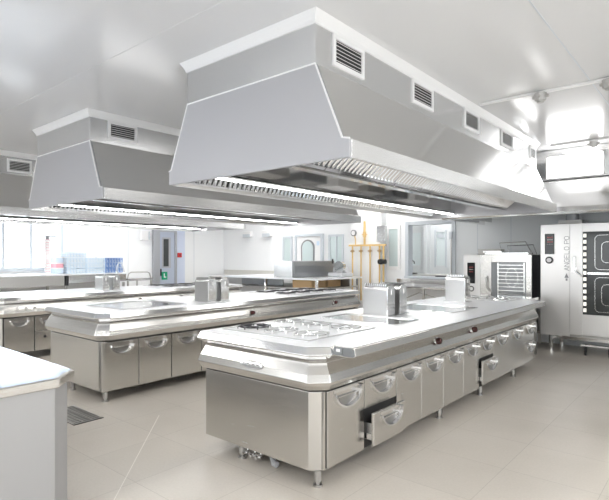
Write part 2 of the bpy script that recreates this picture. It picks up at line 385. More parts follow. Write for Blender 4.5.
# oval badge
em=B(); cx_,cz_=-2.545,.742
el=[(cx_+.115*math.cos(a*PI/16),cz_+.026*math.sin(a*PI/16)) for a in range(32)]
def tilt(x,z,d): # cornice slope: y from z
    return 2.48-.004-.045-(.795-z)*.0 -d
bd=B()
slope=lambda z: 2.48-(.045+( .005-.045)*(z-.745)/.065) if z>.745 else 2.48-(.062+(.045-.062)*(z-.696)/.049)
bd.loft([[(x,slope(z)-.000,z) for x,z in el],[(x,slope(z)-.006,z) for x,z in el]])
bdo=bd.build('oval_badge', steel_dull, i1)
mk=B()
for k,xx in enumerate([-.082,-.060,-.040,-.018,.004,.026,.048,.070]):
    mk.box(cx_+xx,cx_+xx+.004,slope(cz_)-.0115,slope(cz_)-.004,cz_-.011,cz_+.011)
    if k%2: mk.box(cx_+xx,cx_+xx+.014,slope(cz_)-.0115,slope(cz_)-.004,cz_-.011,cz_-.007)
    else: mk.box(cx_+xx,cx_+xx+.014,slope(cz_)-.0115,slope(cz_)-.004,cz_+.007,cz_+.011)
mk.loft([[(cx_+(x-cx_)*.97,slope(z)-.0065,cz_+(z-cz_)*.93) for x,z in el],[(cx_+(x-cx_)*.97,slope(z)-.0066,cz_+(z-cz_)*.93) for x,z in el]],True,True)
mk.build('badge_relief', steel_bright, bdo)
# hollow rail along the right edge of island 1's worktop
RY0,RY1=2.57,6.90
B().prism([(-1.93,.864),(-1.775,.864),(-1.757,.876),(-1.765,.924),(-1.80,.930),(-1.93,.930)],'y',RY0,RY1).build('worktop_rail', steel, i1, .003)
B().box(-1.93,-1.782,RY0+.004,RY1-.004,.9295,.9325).build('rail_top', steel_top, i1)
q=B().box(-1.925,-1.86,RY0-.003,RY0-.0005,.872,.922); q.m=1; q.box(-1.905,-1.875,RY0-.005,RY0-.003,.893,.912)
q.m=0; q.prism([(-1.855,.870),(-1.778,.870),(-1.762,.878),(-1.769,.920),(-1.80,.925),(-1.855,.925)],'y',RY0-.004,RY0-.0005)
q.build('rail_end', [steel_dark, white], i1)
B().box(-1.985,-1.935,2.53,2.60,.868,.880).build('rail_bracket', steel_bright, i1)

ZT=.922
def burner_plate(isl, x0,x1,y0,y1,mt_g,nx,ny,dark_i=None):
    p=B(); p.box(x0,x1,y0,y1,ZT+.0005,ZT+.006).build('burner_plate', steel_top, isl, .002)
    rim=B()
    for a in ((x0,x1,y0,y0+.008),(x0,x1,y1-.008,y1),(x0,x0+.008,y0,y1),(x1-.008,x1,y0,y1)): rim.box(*a,ZT+.006,ZT+.009)
    rim.build('plate_rim', steel_dull, isl)
    k=0
    for i in range(nx):
        for j in range(ny):
            cx=x0+(i+.5)*(x1-x0)/nx; cy=y0+(j+.5)*(y1-y0)/ny; g=B(); rr=min((x1-x0)/nx,(y1-y0)/ny)*.40
            g.tube([(cx+rr*math.cos(a*PI/12),cy+rr*math.sin(a*PI/12),ZT+.020) for a in range(24)],.005,6,True)
            for a in range(8):
                ca,sa=math.cos(a*PI/4+.2),math.sin(a*PI/4+.2)
                g.tube([(cx+rr*.3*ca,cy+rr*.3*sa,ZT+.022),(cx+rr*1.12*ca,cy+rr*1.12*sa,ZT+.022),(cx+rr*1.12*ca,cy+rr*1.12*sa,ZT+.005)],.005,6)
            go=g.build('pan_support', mt_g if k!=dark_i else iron, isl)
            B().cyl((cx,cy,ZT+.005),(cx,cy,ZT+.017),rr*.28,16).build('burner', mt_g if k!=dark_i else iron, go, smooth=True)
            k+=1
burner_plate(i1,-3.06,-2.16,2.60,3.45,steel_bright,3,2,0)
burner_plate(i2,-5.9,-5.0,5.55,6.95,iron,2,4)
burner_plate(i3,-8.9,-7.95,5.5,6.9,iron,2,4)
burner_plate(i1,-2.95,-2.15,6.55,7.1,steel_bright,3,2)
# dark low flame burner cap on the near plate
def recess(isl,x0,x1,y0,y1):
    r=B(); e=.022
    for a in ((x0,x1,y0,y0+e),(x0,x1,y1-e,y1),(x0,x0+e,y0+e,y1-e),(x1-e,x1,y0+e,y1-e)): r.box(*a,ZT,ZT+.010)
    ro=r.build('griddle_rim', steel_bright, isl, .003)
    B().box(x0+e,x1-e,y0+e,y1-e,ZT+.0005,ZT+.003).build('griddle_plate', steel_smooth, isl)
recess(i1,-2.93,-2.13,3.68,4.13)
recess(i1,-2.93,-2.13,4.85,5.55)
recess(i2,-5.85,-5.0,2.85,3.7)
def flue(isl,x0,x1,slabs,z1,zrows=11):
    for (a,b_) in slabs:
        m=(a+b_)/2; r=(b_-a)/2
        prof=[(a,ZT)]+[(a,z1-r*.6)]+[(m+r*math.cos(math.radians(t)),z1-r*.6+r*.6*math.sin(math.radians(t))) for t in range(150,20,-20)]+[(b_,z1-r*.6),(b_,ZT)]
        f=B().prism(prof,'x',x0,x1-.012).build('flue', flue_m, isl, .002)
        B().prism([(y_+ (.004 if y_>m else -.004),z_+(.004 if z_>ZT+.01 else 0)) for y_,z_ in prof],'x',x1-.012,x1).build('flue_end_plate', steel_bright, f, .002)
        B().box(x1,x1+.001,m-.013,m+.013,z1-.085,z1-.035).build('flue_slot', white, f)
        lv=B(); n=zrows; w_=(x1-.03-x0)/n
        for k in range(n):
            xa=x0+.01+k*w_
            lv.prism([(xa,z1-.008),(xa+w_*.55,z1-.008),(xa+w_*.9,z1+.020),(xa+w_*.35,z1+.020)],'y',a+.012,b_-.012)
        lv.build('flue_louvre', [steel_bright], f)
    B().box(x0-.02,x1+.02,slabs[0][0]-.02,slabs[-1][1]+.02,ZT,ZT+.006).build('flue_base', steel_bright, isl, .002)
flue(i1,-2.787,-2.50,[(4.21,4.34),(4.45,4.58)],1.215)
flue(i1,-2.80,-2.53,[(6.17,6.32)],1.25)
flue(i2,-5.29,-5.00,[(4.03,4.15),(4.24,4.36)],1.215)
flue(i3,-8.40,-8.12,[(4.26,4.37),(4.46,4.57)],1.18)
# pipes and valves under the near end of island 1
pv=B()
pv.tube([(-2.52,2.66,.115),(-2.52,2.64,.08),(-2.50,2.60,.045),(-2.46,2.57,.025),(-2.43,2.57,.022)],.022,10)
pv.build('drain_hose', rubber, i1, smooth=True)
for x in (-2.66,-2.74,-2.60):
    q=B().cyl((x,2.58,.03),(x,2.58,.115),.016,10).cyl((x-.035,2.56,.045),(x+.035,2.56,.045),.020,10).cyl((x,2.52,.040),(x,2.58,.040),.014,8)
    q.build('valve', steel_bright, i1, smooth=True)
B().cyl((-3.0,2.64,.06),(-2.4,2.64,.06),.013,8).build('pipe', rubber, i1, smooth=True)
# control details on far side of island 3's front: taps on near end
kb=B()
for y in (2.78,2.90,3.02): kb.cyl((I3X+.03,y,.76),(I3X+.075,y,.762),.016,10)
kb.build('tap', steel_bright, i3, smooth=True)

# near steel counter at the bottom left
ct=thing('steel_counter','plain steel counter with grey side panels, cut off by the lower left corner','counter',(-3.9,.2,0))
def cring(x0,x1,y0,y1,z,c): return [(x0,y0,z),(x1,y0,z),(x1,y1-c,z),(x1-c,y1,z),(x0+c,y1,z),(x0,y1-c,z)]
B().loft([cring(-5.2,-2.815,-1.2,1.322,.05,.12),cring(-5.2,-2.815,-1.2,1.322,.785,.12)]).build('body', mat('grey_counter_panel',(.47,.47,.475),.42,.5), ct, .003)
B().loft([cring(-5.15,-2.86,-1.15,1.26,.0,.10),cring(-5.15,-2.86,-1.15,1.26,.05,.10)]).build('plinth', steel_dull, ct)
B().loft([cring(-5.23,-2.785,-1.23,1.355,.785,.15),cring(-5.23,-2.78,-1.23,1.360,.79,.15),cring(-5.23,-2.78,-1.23,1.360,.832,.15),cring(-5.22,-2.79,-1.22,1.350,.839,.15)]).build('worktop_rim', steel, ct)
B().loft([cring(-5.215,-2.795,-1.215,1.345,.8385,.15),cring(-5.215,-2.795,-1.215,1.345,.8405,.15)]).build('worktop', mat('blue_reflection_steel',(.42,.54,.74),.18,.95), ct)  # bluish base colour stands in for the reflection on the top

# ------------------------------------------------------------------ extraction hoods
def louvre_vent(x,y0,y1,z0,z1,root):
    f=B(); e=.030
    f.box(x,x+.014,y0,y1,z0,z0+e).box(x,x+.014,y0,y1,z1-e,z1).box(x,x+.014,y0,y0+e,z0+e,z1-e).box(x,x+.014,y1-e,y1,z0+e,z1-e)
    fo=f.build('vent_frame', white, root, .002)
    B().box(x+.0005,x+.002,y0+e,y1-e,z0+e,z1-e).build('vent_backing', dark, fo)
    s=B(); n=6; h=(z1-z0-2*e)/n
    for k in range(n):
        z=z0+e+k*h
        s.prism([(x+.003,z+h*.50),(x+.013,z+h*.28),(x+.014,z+h*.42),(x+.004,z+h*.66)],'y',y0+e,y1-e)
    s.build('vent_slat', white, fo)
def hood(label,dx,y0,y1,vents,box_l=0,mt_end=None,lamps=4):
    t=thing('extraction_hood',label,'extraction hood',(-2.64+dx,(y0+y1)/2,2.1),'extraction hoods over the islands')
    X=lambda x:x+dx
    xl,xr=-3.566,-1.72; bl,br=-3.31,-1.986; zl,zs,zc,zd=2.10,2.215,2.73,3.0
    prof=[(xl,zl),(xl,zs),(xl+.035,zs+.01),(bl,zc),(br,zc),(xr-.055,zs+.012),(xr,zs),(xr,zl)]
    P=[(X(a),b_) for a,b_ in prof]
    for (a,b_) in ((y0,y0+.025),(y1-.025,y1)):
        B().prism(P,'y',a,b_).build('end_panel', hood_paint, t, .006)
        # white tube along the folded edge, painting in its bright highlight
    ed=B(); 
    edge=[P[i] for i in (1,2,3,4,5,6)]
    ed.tube([(p[0],y0+.002,p[1]) for p in edge],.007,6); ed.build('edge_highlight', white, t, smooth=True)
    th=.012
    B().prism([(X(xr-.055),zs+.012),(X(br),zc),(X(br)-th,zc-.004),(X(xr-.055)-th,zs+.012)],'y',y0+.025,y1-.025).build('side_panel', steel_smooth, t)
    B().prism([(X(xl+.035),zs+.012),(X(bl),zc),(X(bl)+th,zc-.004),(X(xl+.035)+th,zs+.012)],'y',y0+.025,y1-.025).build('side_panel', steel_smooth, t)
    B().prism([(X(xr),zl),(X(xr),zs),(X(xr-.055),zs+.012),(X(xr-.07),zs-.01),(X(xr-.03),zl),],'y',y0+.025,y1-.025).build('lip', lip_m, t, .003)
    B().prism([(X(xl),zl),(X(xl),zs),(X(xl+.035),zs+.012),(X(xl+.07),zs-.01),(X(xl+.03),zl),],'y',y0+.025,y1-.025).build('lip', lip_m, t, .003)
    B().box(X(bl),X(br),y0,y1,zc,zd).build('duct_box', steel_hood, t, .003)
    # white cove where the box meets the ceiling
    def rr(o,z): return [(X(bl)-o,y0-o,z),(X(br)+o,y0-o,z),(X(br)+o,y1+o,z),(X(bl)-o,y1+o,z)]
    B().loft([rr(.0,2.985),rr(.008,2.985),rr(.014,3.005),rr(.034,3.04),rr(.045,CZ-.001),rr(0,CZ-.001)],False,False).build('ceiling_trim', white, t)
    # inside: plenum, gutters, filters, lamps
    B().box(X(-3.15),X(-2.38),y0+.03,y1-.03,2.42,2.44).build('plenum_plate', white, t)
    for gx in (-2.40,-3.17):
        B().box(X(gx-.035),X(gx+.035),y0+.03,y1-.03,2.165,2.175).box(X(gx+.030),X(gx+.035),y0+.03,y1-.03,2.165,2.20).box(X(gx-.035),X(gx-.030),y0+.03,y1-.03,2.165,2.42).build('gutter', steel_bright, t)
    n=int((y1-y0-.1)/.49); L_=(y1-y0-.1)/n
    for (xa,za,xb,zb) in ((-2.375,2.185,-1.93,2.56),(-3.50,2.13,-3.36,2.42)):
        for k in range(n):
            ya=y0+.05+k*L_+.004; yb=ya+L_-.008
            d=Vector((xb-xa,0,zb-za)).normalized(); nrm=Vector((d.z,0,-d.x))
            f=B()
            def q(u,vv,h): # u along slope length, vv along y
                base=Vector((X(xa),0,za)).lerp(Vector((X(xb),0,zb)),u)+nrm*h; return (base.x,vv,base.z)
            f.m=1; f.add([q(0,ya,0),q(1,ya,0),q(1,yb,0),q(0,yb,0)],[(0,1,2,3)]); f.m=0
            ns=9; sw=(yb-ya)/ns
            for i in range(ns):
                s0=ya+i*sw+sw*.12; s1=s0+sw*.52
                f.loft([[q(.05,s0,.002),q(.05,s0+.008,.018),q(.05,s1-.002,.018),q(.05,s1,.002)],[q(.95,s0,.002),q(.95,s0+.008,.018),q(.95,s1-.002,.018),q(.95,s1,.002)]])
            for (u0,u1) in ((0,.05),(.95,1)):
                f.loft([[q(u0,ya,0),q(u0,ya,.022),q(u0,yb,.022),q(u0,yb,0)],[q(u1,ya,0),q(u1,ya,.022),q(u1,yb,.022),q(u1,yb,0)]])
            f.build('baffle_filter',[steel_bright,dark],t)
    # slim lamp line under the left gutter
    o=B().box(X(-3.21),X(-3.13),y0+.05,y1-.05,2.150,2.165).build('lamp_housing', white, t)
    B().box(X(-3.20),X(-3.14),y0+.10,y1-.10,2.143,2.150).build('lamp_diffuser', emit_hood, o)
    o=B().box(X(-2.44),X(-2.36),y0+.05,y1-.05,2.150,2.165).build('lamp_housing', steel_bright, t)
    for k in range(7):
        ya=y0+.35+k*.63
        B().box(X(-2.95),X(-2.62),ya,ya+.42,2.33,2.42).build('fire_nozzle_box', [white,steel_dull,steel_dark][k%3], t, .008)
    B().cyl((X(-2.54),y0+.05,2.39),(X(-2.54),y1-.05,2.39),.014,8).build('conduit', steel_bright, t, smooth=True)
    bx=B()
    for k in range(5): bx.box(X(-2.60),X(-2.48),y0+.9+k*.85,y0+1.05+k*.85,2.34,2.42)
    bx.build('junction_box', steel_dull, t, .004)
    for (a,b_,z0,z1) in vents: louvre_vent(X(br),a,b_,z0,z1,t)
    return t
hood('large extraction hood over the nearest island, five louvred vents',0,2.45,7.28,[(2.63,3.0,2.77,3.0-.02),(3.72,4.11,2.785,2.985),(4.80,5.19,2.79,2.99),(5.87,6.29,2.80,2.995),(6.98,7.25,2.81,2.99)])
# second: box 5.12 right edge
hood('extraction hood over the middle island, one louvred vent in view',-3.14,2.54,7.28,[(2.745,3.094,2.79,2.985),(3.85,4.2,2.79,2.985),(4.95,5.3,2.79,2.985),(6.05,6.4,2.79,2.985)])
hood('extraction hood over the farthest island at the left edge',-6.09,2.54,7.28,[(2.76,3.10,2.76,2.955),(3.85,4.2,2.76,2.955),(4.95,5.3,2.76,2.955),(6.05,6.4,2.76,2.955)])

# hood over the ovens, along the back right
oh=thing('wall_extraction_hood','long steel extraction hood along the back above the ovens','extraction hood',(-.6,8.5,2.15))
B().prism([(7.85,CZ-.002),(YB-.005,CZ-.002),(YB-.005,2.50),(7.85,2.50)],'x',-3.0,2.4).build('duct_box', steel_smooth, oh)
B().prism([(7.85,2.62),(7.85,2.60),(7.60,2.20),(7.58,2.12),(7.60,2.11),(7.63,2.20),(7.88,2.60)],'x',-3.35,2.4).build('canopy', steel_smooth, oh, .003)
B().prism([(7.58,2.105),(7.57,2.13),(7.60,2.145),(7.75,2.13),(7.75,2.105)],'x',-3.5,2.4).build('lip', steel_bright, oh)
B().box(-3.5,-3.47,7.60,YB-.01,2.105,2.17).build('lip', steel_bright, oh)
B().box(-3.35,2.4,7.66,YB-.01,2.24,2.26).build('plenum_plate', steel_dark, oh)
B().prism([(7.62,2.15),(7.86,2.6),(YB-.01,2.6),(YB-.01,2.15)],'x',-3.36,-3.34).build('end_panel', steel_hood, oh)

wl=thing('added_glow_panel','added glowing panel standing in for the bright patch on the duct front above the ovens','wall lamp',(-1.62,7.84,2.8))  # added emitter that makes the bright patch on duct, canopy and ceiling
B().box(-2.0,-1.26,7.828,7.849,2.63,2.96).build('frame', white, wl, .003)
B().box(-1.98,-1.28,7.822,7.828,2.65,2.94).build('diffuser', mat('added_glow_diffuser',(1,1,1),.5,emit=GLOW_PANEL_E), wl)
# ceiling conduits and boxes
def conduit(y,x0,x1,label):
    tag(B().box(x0,x1,y-.02,y+.02,CZ-.025,CZ-.001).build('ceiling_conduit', white, None, .005),label,'conduit')
conduit(5.0,-1.90,2.4,'white conduit across the ceiling through the nearer sprinkler boxes')
conduit(7.50,-1.85,2.4,'white conduit across the ceiling just before the oven hood')
def cbox(x,y,label,mt=steel_dull,r=.055):
    t=thing('ceiling_junction_box',label,'junction box',(x,y,CZ-.03),'ceiling junction boxes')
    B().cyl((x,y,CZ-.10),(x,y,CZ-.026),r*.9,8,r).build('housing', mt, t)
    B().cyl((x,y,CZ-.115),(x,y,CZ-.10),r*.55,12).build('cover', steel_dull, t, smooth=True)
    q=B()
    for a in range(0,8,2):
        ca,sa=math.cos(a*PI/4),math.sin(a*PI/4); q.cyl((x+ca*r*.8,y+sa*r*.8,CZ-.06),(x+ca*r*1.3,y+sa*r*1.3,CZ-.06),.014,8)
    q.build('gland', steel_dull, t)
cbox(-1.32,4.98,'octagonal grey junction box on the ceiling right of the nearest hood')
cbox(-.765,4.98,'junction box on the ceiling cut by the right edge of the photo')
cbox(-1.33,7.50,'grey junction box on the ceiling above the large oven')

# ------------------------------------------------------------------ ovens
def stroke_text(b_, txt, place, h, x0=0.):
    """block capitals from strokes; place(u,v)->(x,z) maps along-line u and up v; adds thin quads"""
    G={'A':[(0,0,.5,1),(.5,1,1,0),(.2,.4,.8,.4)],'N':[(0,0,0,1),(0,1,1,0),(1,0,1,1)],'G':[(1,.8,.7,1),(.7,1,.2,1),(.2,1,0,.7),(0,.7,0,.3),(0,.3,.2,0),(.2,0,.8,0),(.8,0,1,.3),(1,.3,1,.5),(1,.5,.6,.5)],
       'E':[(0,0,0,1),(0,1,.9,1),(0,.5,.8,.5),(0,0,.9,0)],'L':[(0,0,0,1),(0,0,.9,0)],
       'O':[(.2,0,0,.3),(0,.3,0,.7),(0,.7,.2,1),(.2,1,.8,1),(.8,1,1,.7),(1,.7,1,.3),(1,.3,.8,0),(.8,0,.2,0)],
       'P':[(0,0,0,1),(0,1,.8,1),(.8,1,1,.85),(1,.85,1,.6),(1,.6,.8,.45),(.8,.45,0,.45)],' ':[]}
    u=x0; wd=h*.72; t=h*.055
    for ch in txt:
        for (a,c_,d,e) in G[ch]:
            p=Vector((u+a*wd,c_*h)); q=Vector((u+d*wd,e*h)); dd=(q-p).normalized(); n=Vector((-dd.y,dd.x))*t; p2=p-dd*t; q2=q+dd*t
            pts=[place(*(p2+n)),place(*(p2-n)),place(*(q2-n)),place(*(q2+n))]
            b_(pts)
        u+= wd*1.35 if ch!=' ' else wd*.7
OY=8.57
ov1=thing('combi_oven','large steel combi oven with black display and wide glass door on the right','oven',(-1.65,9.0,0))
B().box(-2.27,-1.05,OY+.03,9.38,.262,2.02).build('body', steel_dull, ov1, .006)
B().box(-2.27,-1.845,OY,OY+.03,.262,2.02).build('control_panel', oven_steel, ov1, .006)
B().box(-1.93,-1.845,OY-.003,OY,.265,2.017).build('logo_strip', oven_steel, ov1)
dsp=B().box(-2.205,-2.062,OY-.008,OY,1.545,1.87).build('display', blackgl, ov1, .004)
tx=B()
for (r_,z) in enumerate((1.80,1.765,1.73,1.70)):
    for k in range(5 if r_<3 else 3):
        x=-2.165+k*.017+(0 if r_<3 else k*.014); tx.m=r_%2
        tx.box(x,x+.009,OY-.010,OY-.008,z,z+ (.020 if r_<3 else .006))
tx.build('display_digits',[emit_red,emit_wht],dsp)
kn=B(); kn.cyl((-2.135,OY-.03,1.45),(-2.135,OY,1.45),.055,24); kno=kn.build('control_dial', black, ov1, smooth=True)
B().cyl((-2.135,OY-.034,1.45),(-2.135,OY-.029,1.45),.036,24).build('dial_cap', white, kno, smooth=True)
# letters read upwards: baseline on the right-hand side
lt2=B()
stroke_text(lambda p: lt2.prism(p,'y',OY-.0055,OY-.0028),'ANGELO PO',lambda u,v:(-1.854-v, 1.29+u),.066)
lt2.build('lettering', greyink, ov1)
lg=B(); lg.prism([(-1.920,1.175),(-1.858,1.175),(-1.889,1.25)],'y',OY-.005,OY-.0028); lg.prism([(-1.902,1.13),(-1.876,1.13),(-1.876,1.165),(-1.902,1.165)],'y',OY-.005,OY-.0028)
lg.build('logo_mark', greyink, ov1)
# door
dr=B(); dr.box(-1.84,-1.665,OY-.012,OY+.03,.30,2.015).box(-1.15,-1.05,OY-.012,OY+.03,.30,2.015).box(-1.665,-1.15,OY-.012,OY+.03,1.885,2.015).box(-1.665,-1.15,OY-.012,OY+.03,.30,.62)
dro=dr.build('door', oven_steel, ov1, .004)
B().box(-1.665,-1.15,OY+.004,OY+.010,.62,1.885).build('door_glass', glass_d, dro)
ls=B()
ls.box(-1.660,-1.610,OY-.003,OY+.004,.64,1.87); ls.m=1
for k in range(13): ls.box(-1.655,-1.615,OY-.006,OY-.003,.66+k*.095,.715+k*.095)
ls.build('lamp_strip', [black,mat('lit_lamp_strip',(1,.98,.9),.4,emit=.6)], dro)
B().box(-1.60,-1.15,OY-.004,OY+.004,1.235,1.265).build('door_rail', steel_bright, dro)
for z in (1.57,.93):
    for sc in (1,.6):
        cx,cz=-1.28,z; rx,rz=.22*sc,.26*sc; pts=[]
        for (sx,sz,a0) in ((1,1,0),(-1,1,90),(-1,-1,180),(1,-1,270)):
            for a in range(0,91,30):
                pts.append((cx+sx*(rx-.06)+.06*math.cos(math.radians(a0+a)),OY-.001,cz+sz*(rz-.06)+.06*math.sin(math.radians(a0+a))))
        B().tube(pts,.005,6,True).build('fan_guard', rack_m, dro)
hd=B().tube([(-1.77,OY-.012,1.50),(-1.77,OY-.06,1.49),(-1.77,OY-.065,1.33),(-1.73,OY-.065,1.26),(-1.66,OY-.06,1.20)],.016,10)
hd.box(-1.81,-1.74,OY-.045,OY-.012,1.27,1.34)
hd.build('door_handle', steel_bright, dro, smooth=True)
B().box(-2.0,-1.05,OY+.01,OY+.03,.262,.295).build('drip_rail', steel_dull, ov1)
st=B()
for (x,y) in ((-2.12,8.62),(-1.17,8.62),(-2.12,9.3),(-1.17,9.3)):
    st.box(x-.03,x+.03,y-.03,y+.03,.05,.262).cyl((x,y,0),(x,y,.05),.03,12)
st.build('stand_leg', steel_bright, ov1); B().box(-2.12,-1.1,8.60,8.64,.21,.262).build('stand_rail', steel_bright, ov1)
# roll-in trolley base showing under the door
tr=thing('oven_trolley','low steel rack trolley base under the large oven','trolley',(-1.4,8.8,0))
B().box(-1.68,-1.26,8.50,8.58,.14,.17).build('base_frame', steel_bright, tr, .003)
for (x,y) in ((-1.62,8.54),(-1.30,8.54)):
    B().cyl((x-.012,y,.035),(x+.012,y,.035),.035,16).box(x-.018,x+.018,y-.012,y+.012,.05,.14).build('caster', black, tr)
# exhaust duct and cables in the dark gap above the oven
du=thing('exhaust_pipe','dark exhaust box above the large oven under the hood','pipe',(-1.9,9.1,2.03))
B().box(-2.1,-1.75,8.95,9.3,2.022,2.10).build('pipe_foot', steel_dull, du); B().cyl((-1.92,9.12,2.10),(-1.92,9.12,2.235),.10,20).build('pipe', steel_dark, du, smooth=True)

# smaller oven on its stand
SY=8.70
o2=thing('combi_oven','smaller combi oven with racks behind glass, standing left of the large oven','oven',(-3.0,9.0,0),None)
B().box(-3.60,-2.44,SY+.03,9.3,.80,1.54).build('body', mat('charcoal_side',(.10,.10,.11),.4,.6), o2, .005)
B().box(-3.60,-3.30,SY,SY+.03,.80,1.54).build('control_panel', oven_steel, o2, .005)
ds=B().box(-3.53,-3.39,SY-.008,SY,1.03,1.40).build('display', blackgl, o2, .003)
tx=B()
for r_,z in enumerate((1.31,1.27,1.23)):
    for k in range(4): tx.m=r_%2; tx.box(-3.49+k*.018,-3.48+k*.018,SY-.010,SY-.008,z,z+.015)
tx.build('display_digits',[emit_red,emit_wht],ds)
kn=B().tube([(-3.455+.042*math.cos(a*PI/10),SY-.012,.935+.042*math.sin(a*PI/10)) for a in range(20)],.009,6,True).build('control_dial', black, o2)
dr=B(); dr.box(-3.295,-3.10,SY-.01,SY+.03,.80,1.54).box(-2.53,-2.44,SY-.01,SY+.03,.80,1.54).box(-3.10,-2.53,SY-.01,SY+.03,1.41,1.54).box(-3.10,-2.53,SY-.01,SY+.03,.80,.84)
dro=dr.build('door', steel, o2, .004)
cv=B().box(-3.10,-2.53,SY+.012,SY+.03,.84,1.41).build('cavity', steel_dark, o2)
rk=B()
for k in range(9): rk.box(-2.98,-2.57,SY+.0,SY+.008,.86+k*.062,.872+k*.062)
rk.box(-3.00,-2.98,SY,SY+.008,.84,1.40).box(-2.57,-2.55,SY,SY+.008,.84,1.40)
rk.build('rack', rack_m, o2)
fr=B().tube([(-2.76+.10*math.cos(a*PI/10),SY+.010,1.15+.16*math.sin(a*PI/10)) for a in range(20)],.006,6,True).build('fan_guard', rack_m, o2)
B().box(-3.09,-3.06,SY-.004,SY+.004,.84,1.41).box(-3.03,-3.02,SY-.004,SY+.004,.84,1.41).build('glass_trim', steel_dark, dro)
B().tube([(-3.17,SY-.01,1.16),(-3.17,SY-.05,1.15),(-3.17,SY-.055,.98),(-3.12,SY-.055,.91),(-3.08,SY-.045,.90)],.013,8).build('door_handle', steel_dull, dro, smooth=True)
B().box(-3.2,-2.48,SY-.05,SY+.25,1.542,1.575).box(-3.22,-2.9,SY-.08,SY+.15,1.576,1.60).build('vent_cap', steel_bright, o2, .004)
B().box(-3.34,-2.94,SY-.02,SY+.2,1.545,1.64).build('condenser', steel_dull, o2, .01)
wr=B().tube([(-2.95,SY+.05,1.60),(-2.98,SY+.05,1.74),(-2.55,SY+.05,1.755),(-2.46,SY+.05,1.58)],.008,8)
wr.tube([(-2.9,SY+.3,1.545),(-2.93,SY+.3,1.70),(-2.5,SY+.3,1.71),(-2.44,SY+.3,1.545)],.008,8)
wr.build('rail_loop', steel_bright, o2, smooth=True)
sd=B()
for (x,y) in ((-3.57,8.73),(-2.47,8.73),(-3.57,9.27),(-2.47,9.27)): sd.box(x-.02,x+.02,y-.02,y+.02,0,.80)
sd.build('stand_leg', steel_dull, o2); B().box(-3.6,-2.44,8.71,9.29,.76,.799).build('stand_top', steel_dull, o2); B().box(-3.6,-2.44,8.71,9.29,.20,.22).build('stand_shelf', steel_dull, o2)
B().box(-3.55,-2.5,8.74,9.25,.30,.76).build('stand_rack', steel_dark, o2)

# table beyond the far end of the near island
tb=thing('steel_worktable','steel worktable with shelf behind the far end of the nearest island','table',(-2.6,7.9,0))
B().box(-3.1,-2.20,7.6,8.2,.84,.88).build('table_top', steel_bright, tb, .003)
for (x,y) in ((-3.06,7.64),(-2.24,7.64),(-3.06,8.16),(-2.24,8.16)): B().box(x-.02,x+.02,y-.02,y+.02,0,.84).build('leg', steel_dull, tb)
B().box(-3.08,-2.22,7.62,8.18,.50,.84).build('apron', steel_dull, tb); B().box(-3.08,-2.22,7.62,8.18,.12,.14).build('shelf', steel_dull, tb)

# ------------------------------------------------------------------ hatch counter, tap and the gas pilaster
hc=thing('sink_counter','pale steel sink counter under the hatch window on the back wall','counter',(-4.6,9.1,0))
B().box(-5.35,-3.72,8.85,YB-.01,.88,.92).build('worktop', steel_bright, hc, .003)
B().box(-5.35,-3.72,YB-.03,YB-.005,.92,1.04).build('upstand', steel_bright, hc)
for x in (-5.28,-4.5,-3.8): B().box(x-.02,x+.02,8.9,8.94,0,.88).build('leg', steel_dull, hc)
B().tube([(-5.2,8.95,.55),(-4.6,8.95,.80),(-3.8,8.95,.60)],.012,8).build('brace', steel_dull, hc)
tp=thing('tap','small dark swan-neck tap seen through the hatch window','tap',(-5.2,9.9,1.1))
B().tube([(-5.32,9.9,1.15),(-5.32,9.9,1.36),(-5.27,9.9,1.43),(-5.22,9.9,1.40),(-5.21,9.9,1.35)],.012,8).build('spout', black, tp, smooth=True)
B().box(-5.36,-5.16,9.86,9.94,1.13,1.155).build('base', black, tp)
sc=thing('annex_counter','grey counter in the room behind the hatch window','counter',(-5,10,0))
B().box(-6.4,-3.7,9.62,10.2,1.09,1.13).build('worktop', steel_dull, sc); B().box(-6.35,-3.75,9.66,10.16,0,1.09).build('body', steel_dull, sc)
dt=tag(B().box(-4.45,-4.22,9.33,9.47,1.10,1.125).build('tray', black,None,.005),'flat black tray on the sill of the hatch window','tray')
cc=thing('window_closer','thin white vertical rod with dark grip at the right edge of hatch window','rod',(-4.10,9.33,1.5))
B().cyl((-4.13,9.35,1.1),(-4.13,9.35,1.85),.018,10).build('rod', white, cc, smooth=True); B().box(-4.16,-4.10,9.33,9.37,1.85,2.0).build('grip', frame_m, cc, .004)

# gas pilaster
struct(B().box(-6.42,-5.62,9.18,YB,0,CZ).build('wall_pilaster', wallw, None, .004))
PY=9.12
gp=thing('gas_manifold','yellow gas pipe manifold with pressure gauge on the white pilaster','gas pipes',(-6.0,PY,.9))
def gx(px):  # real positions along the pilaster, measured at its own depth
    k=(px-304.5)/497; f=(-math.sin(PHI)+math.cos(PHI)*k)/(math.cos(PHI)+math.sin(PHI)*k); return f*PY
gxs=[gx(p) for p in (352.5,361,370,379.5,383.5)]
B().box(gx(349),gx(386),PY-.02,PY+.02,1.735,1.775).build('header_pipe', yellow, gp, .004)
for i,x in enumerate(gxs):
    g=B().cyl((x,PY,.55),(x,PY,1.74),.017 if i<4 else .022,8).build('drop_pipe', yellow, gp, smooth=True)
    if i<4: B().cyl((x,PY-.05,1.63),(x,PY+.02,1.63),.016,10).box(x-.02,x+.09,PY-.062,PY-.05,1.62,1.64).cyl((x,PY,1.60),(x,PY,1.66),.023,10).build('valve', mat('brass_valve_%d'%i,(.45,.30,.14),.3,1), g, smooth=True)
B().cyl((gx(364.5),PY,1.775),(gx(364.5),PY,2.28),.024,10).build('riser_pipe', yellow, gp, smooth=True)
B().cyl((gx(362),PY,1.99),(gx(367),PY,1.99),.012,8).cyl((gx(364.5),PY,1.93),(gx(364.5),PY,2.05),.036,12).build('riser_valve', yellow, gp)
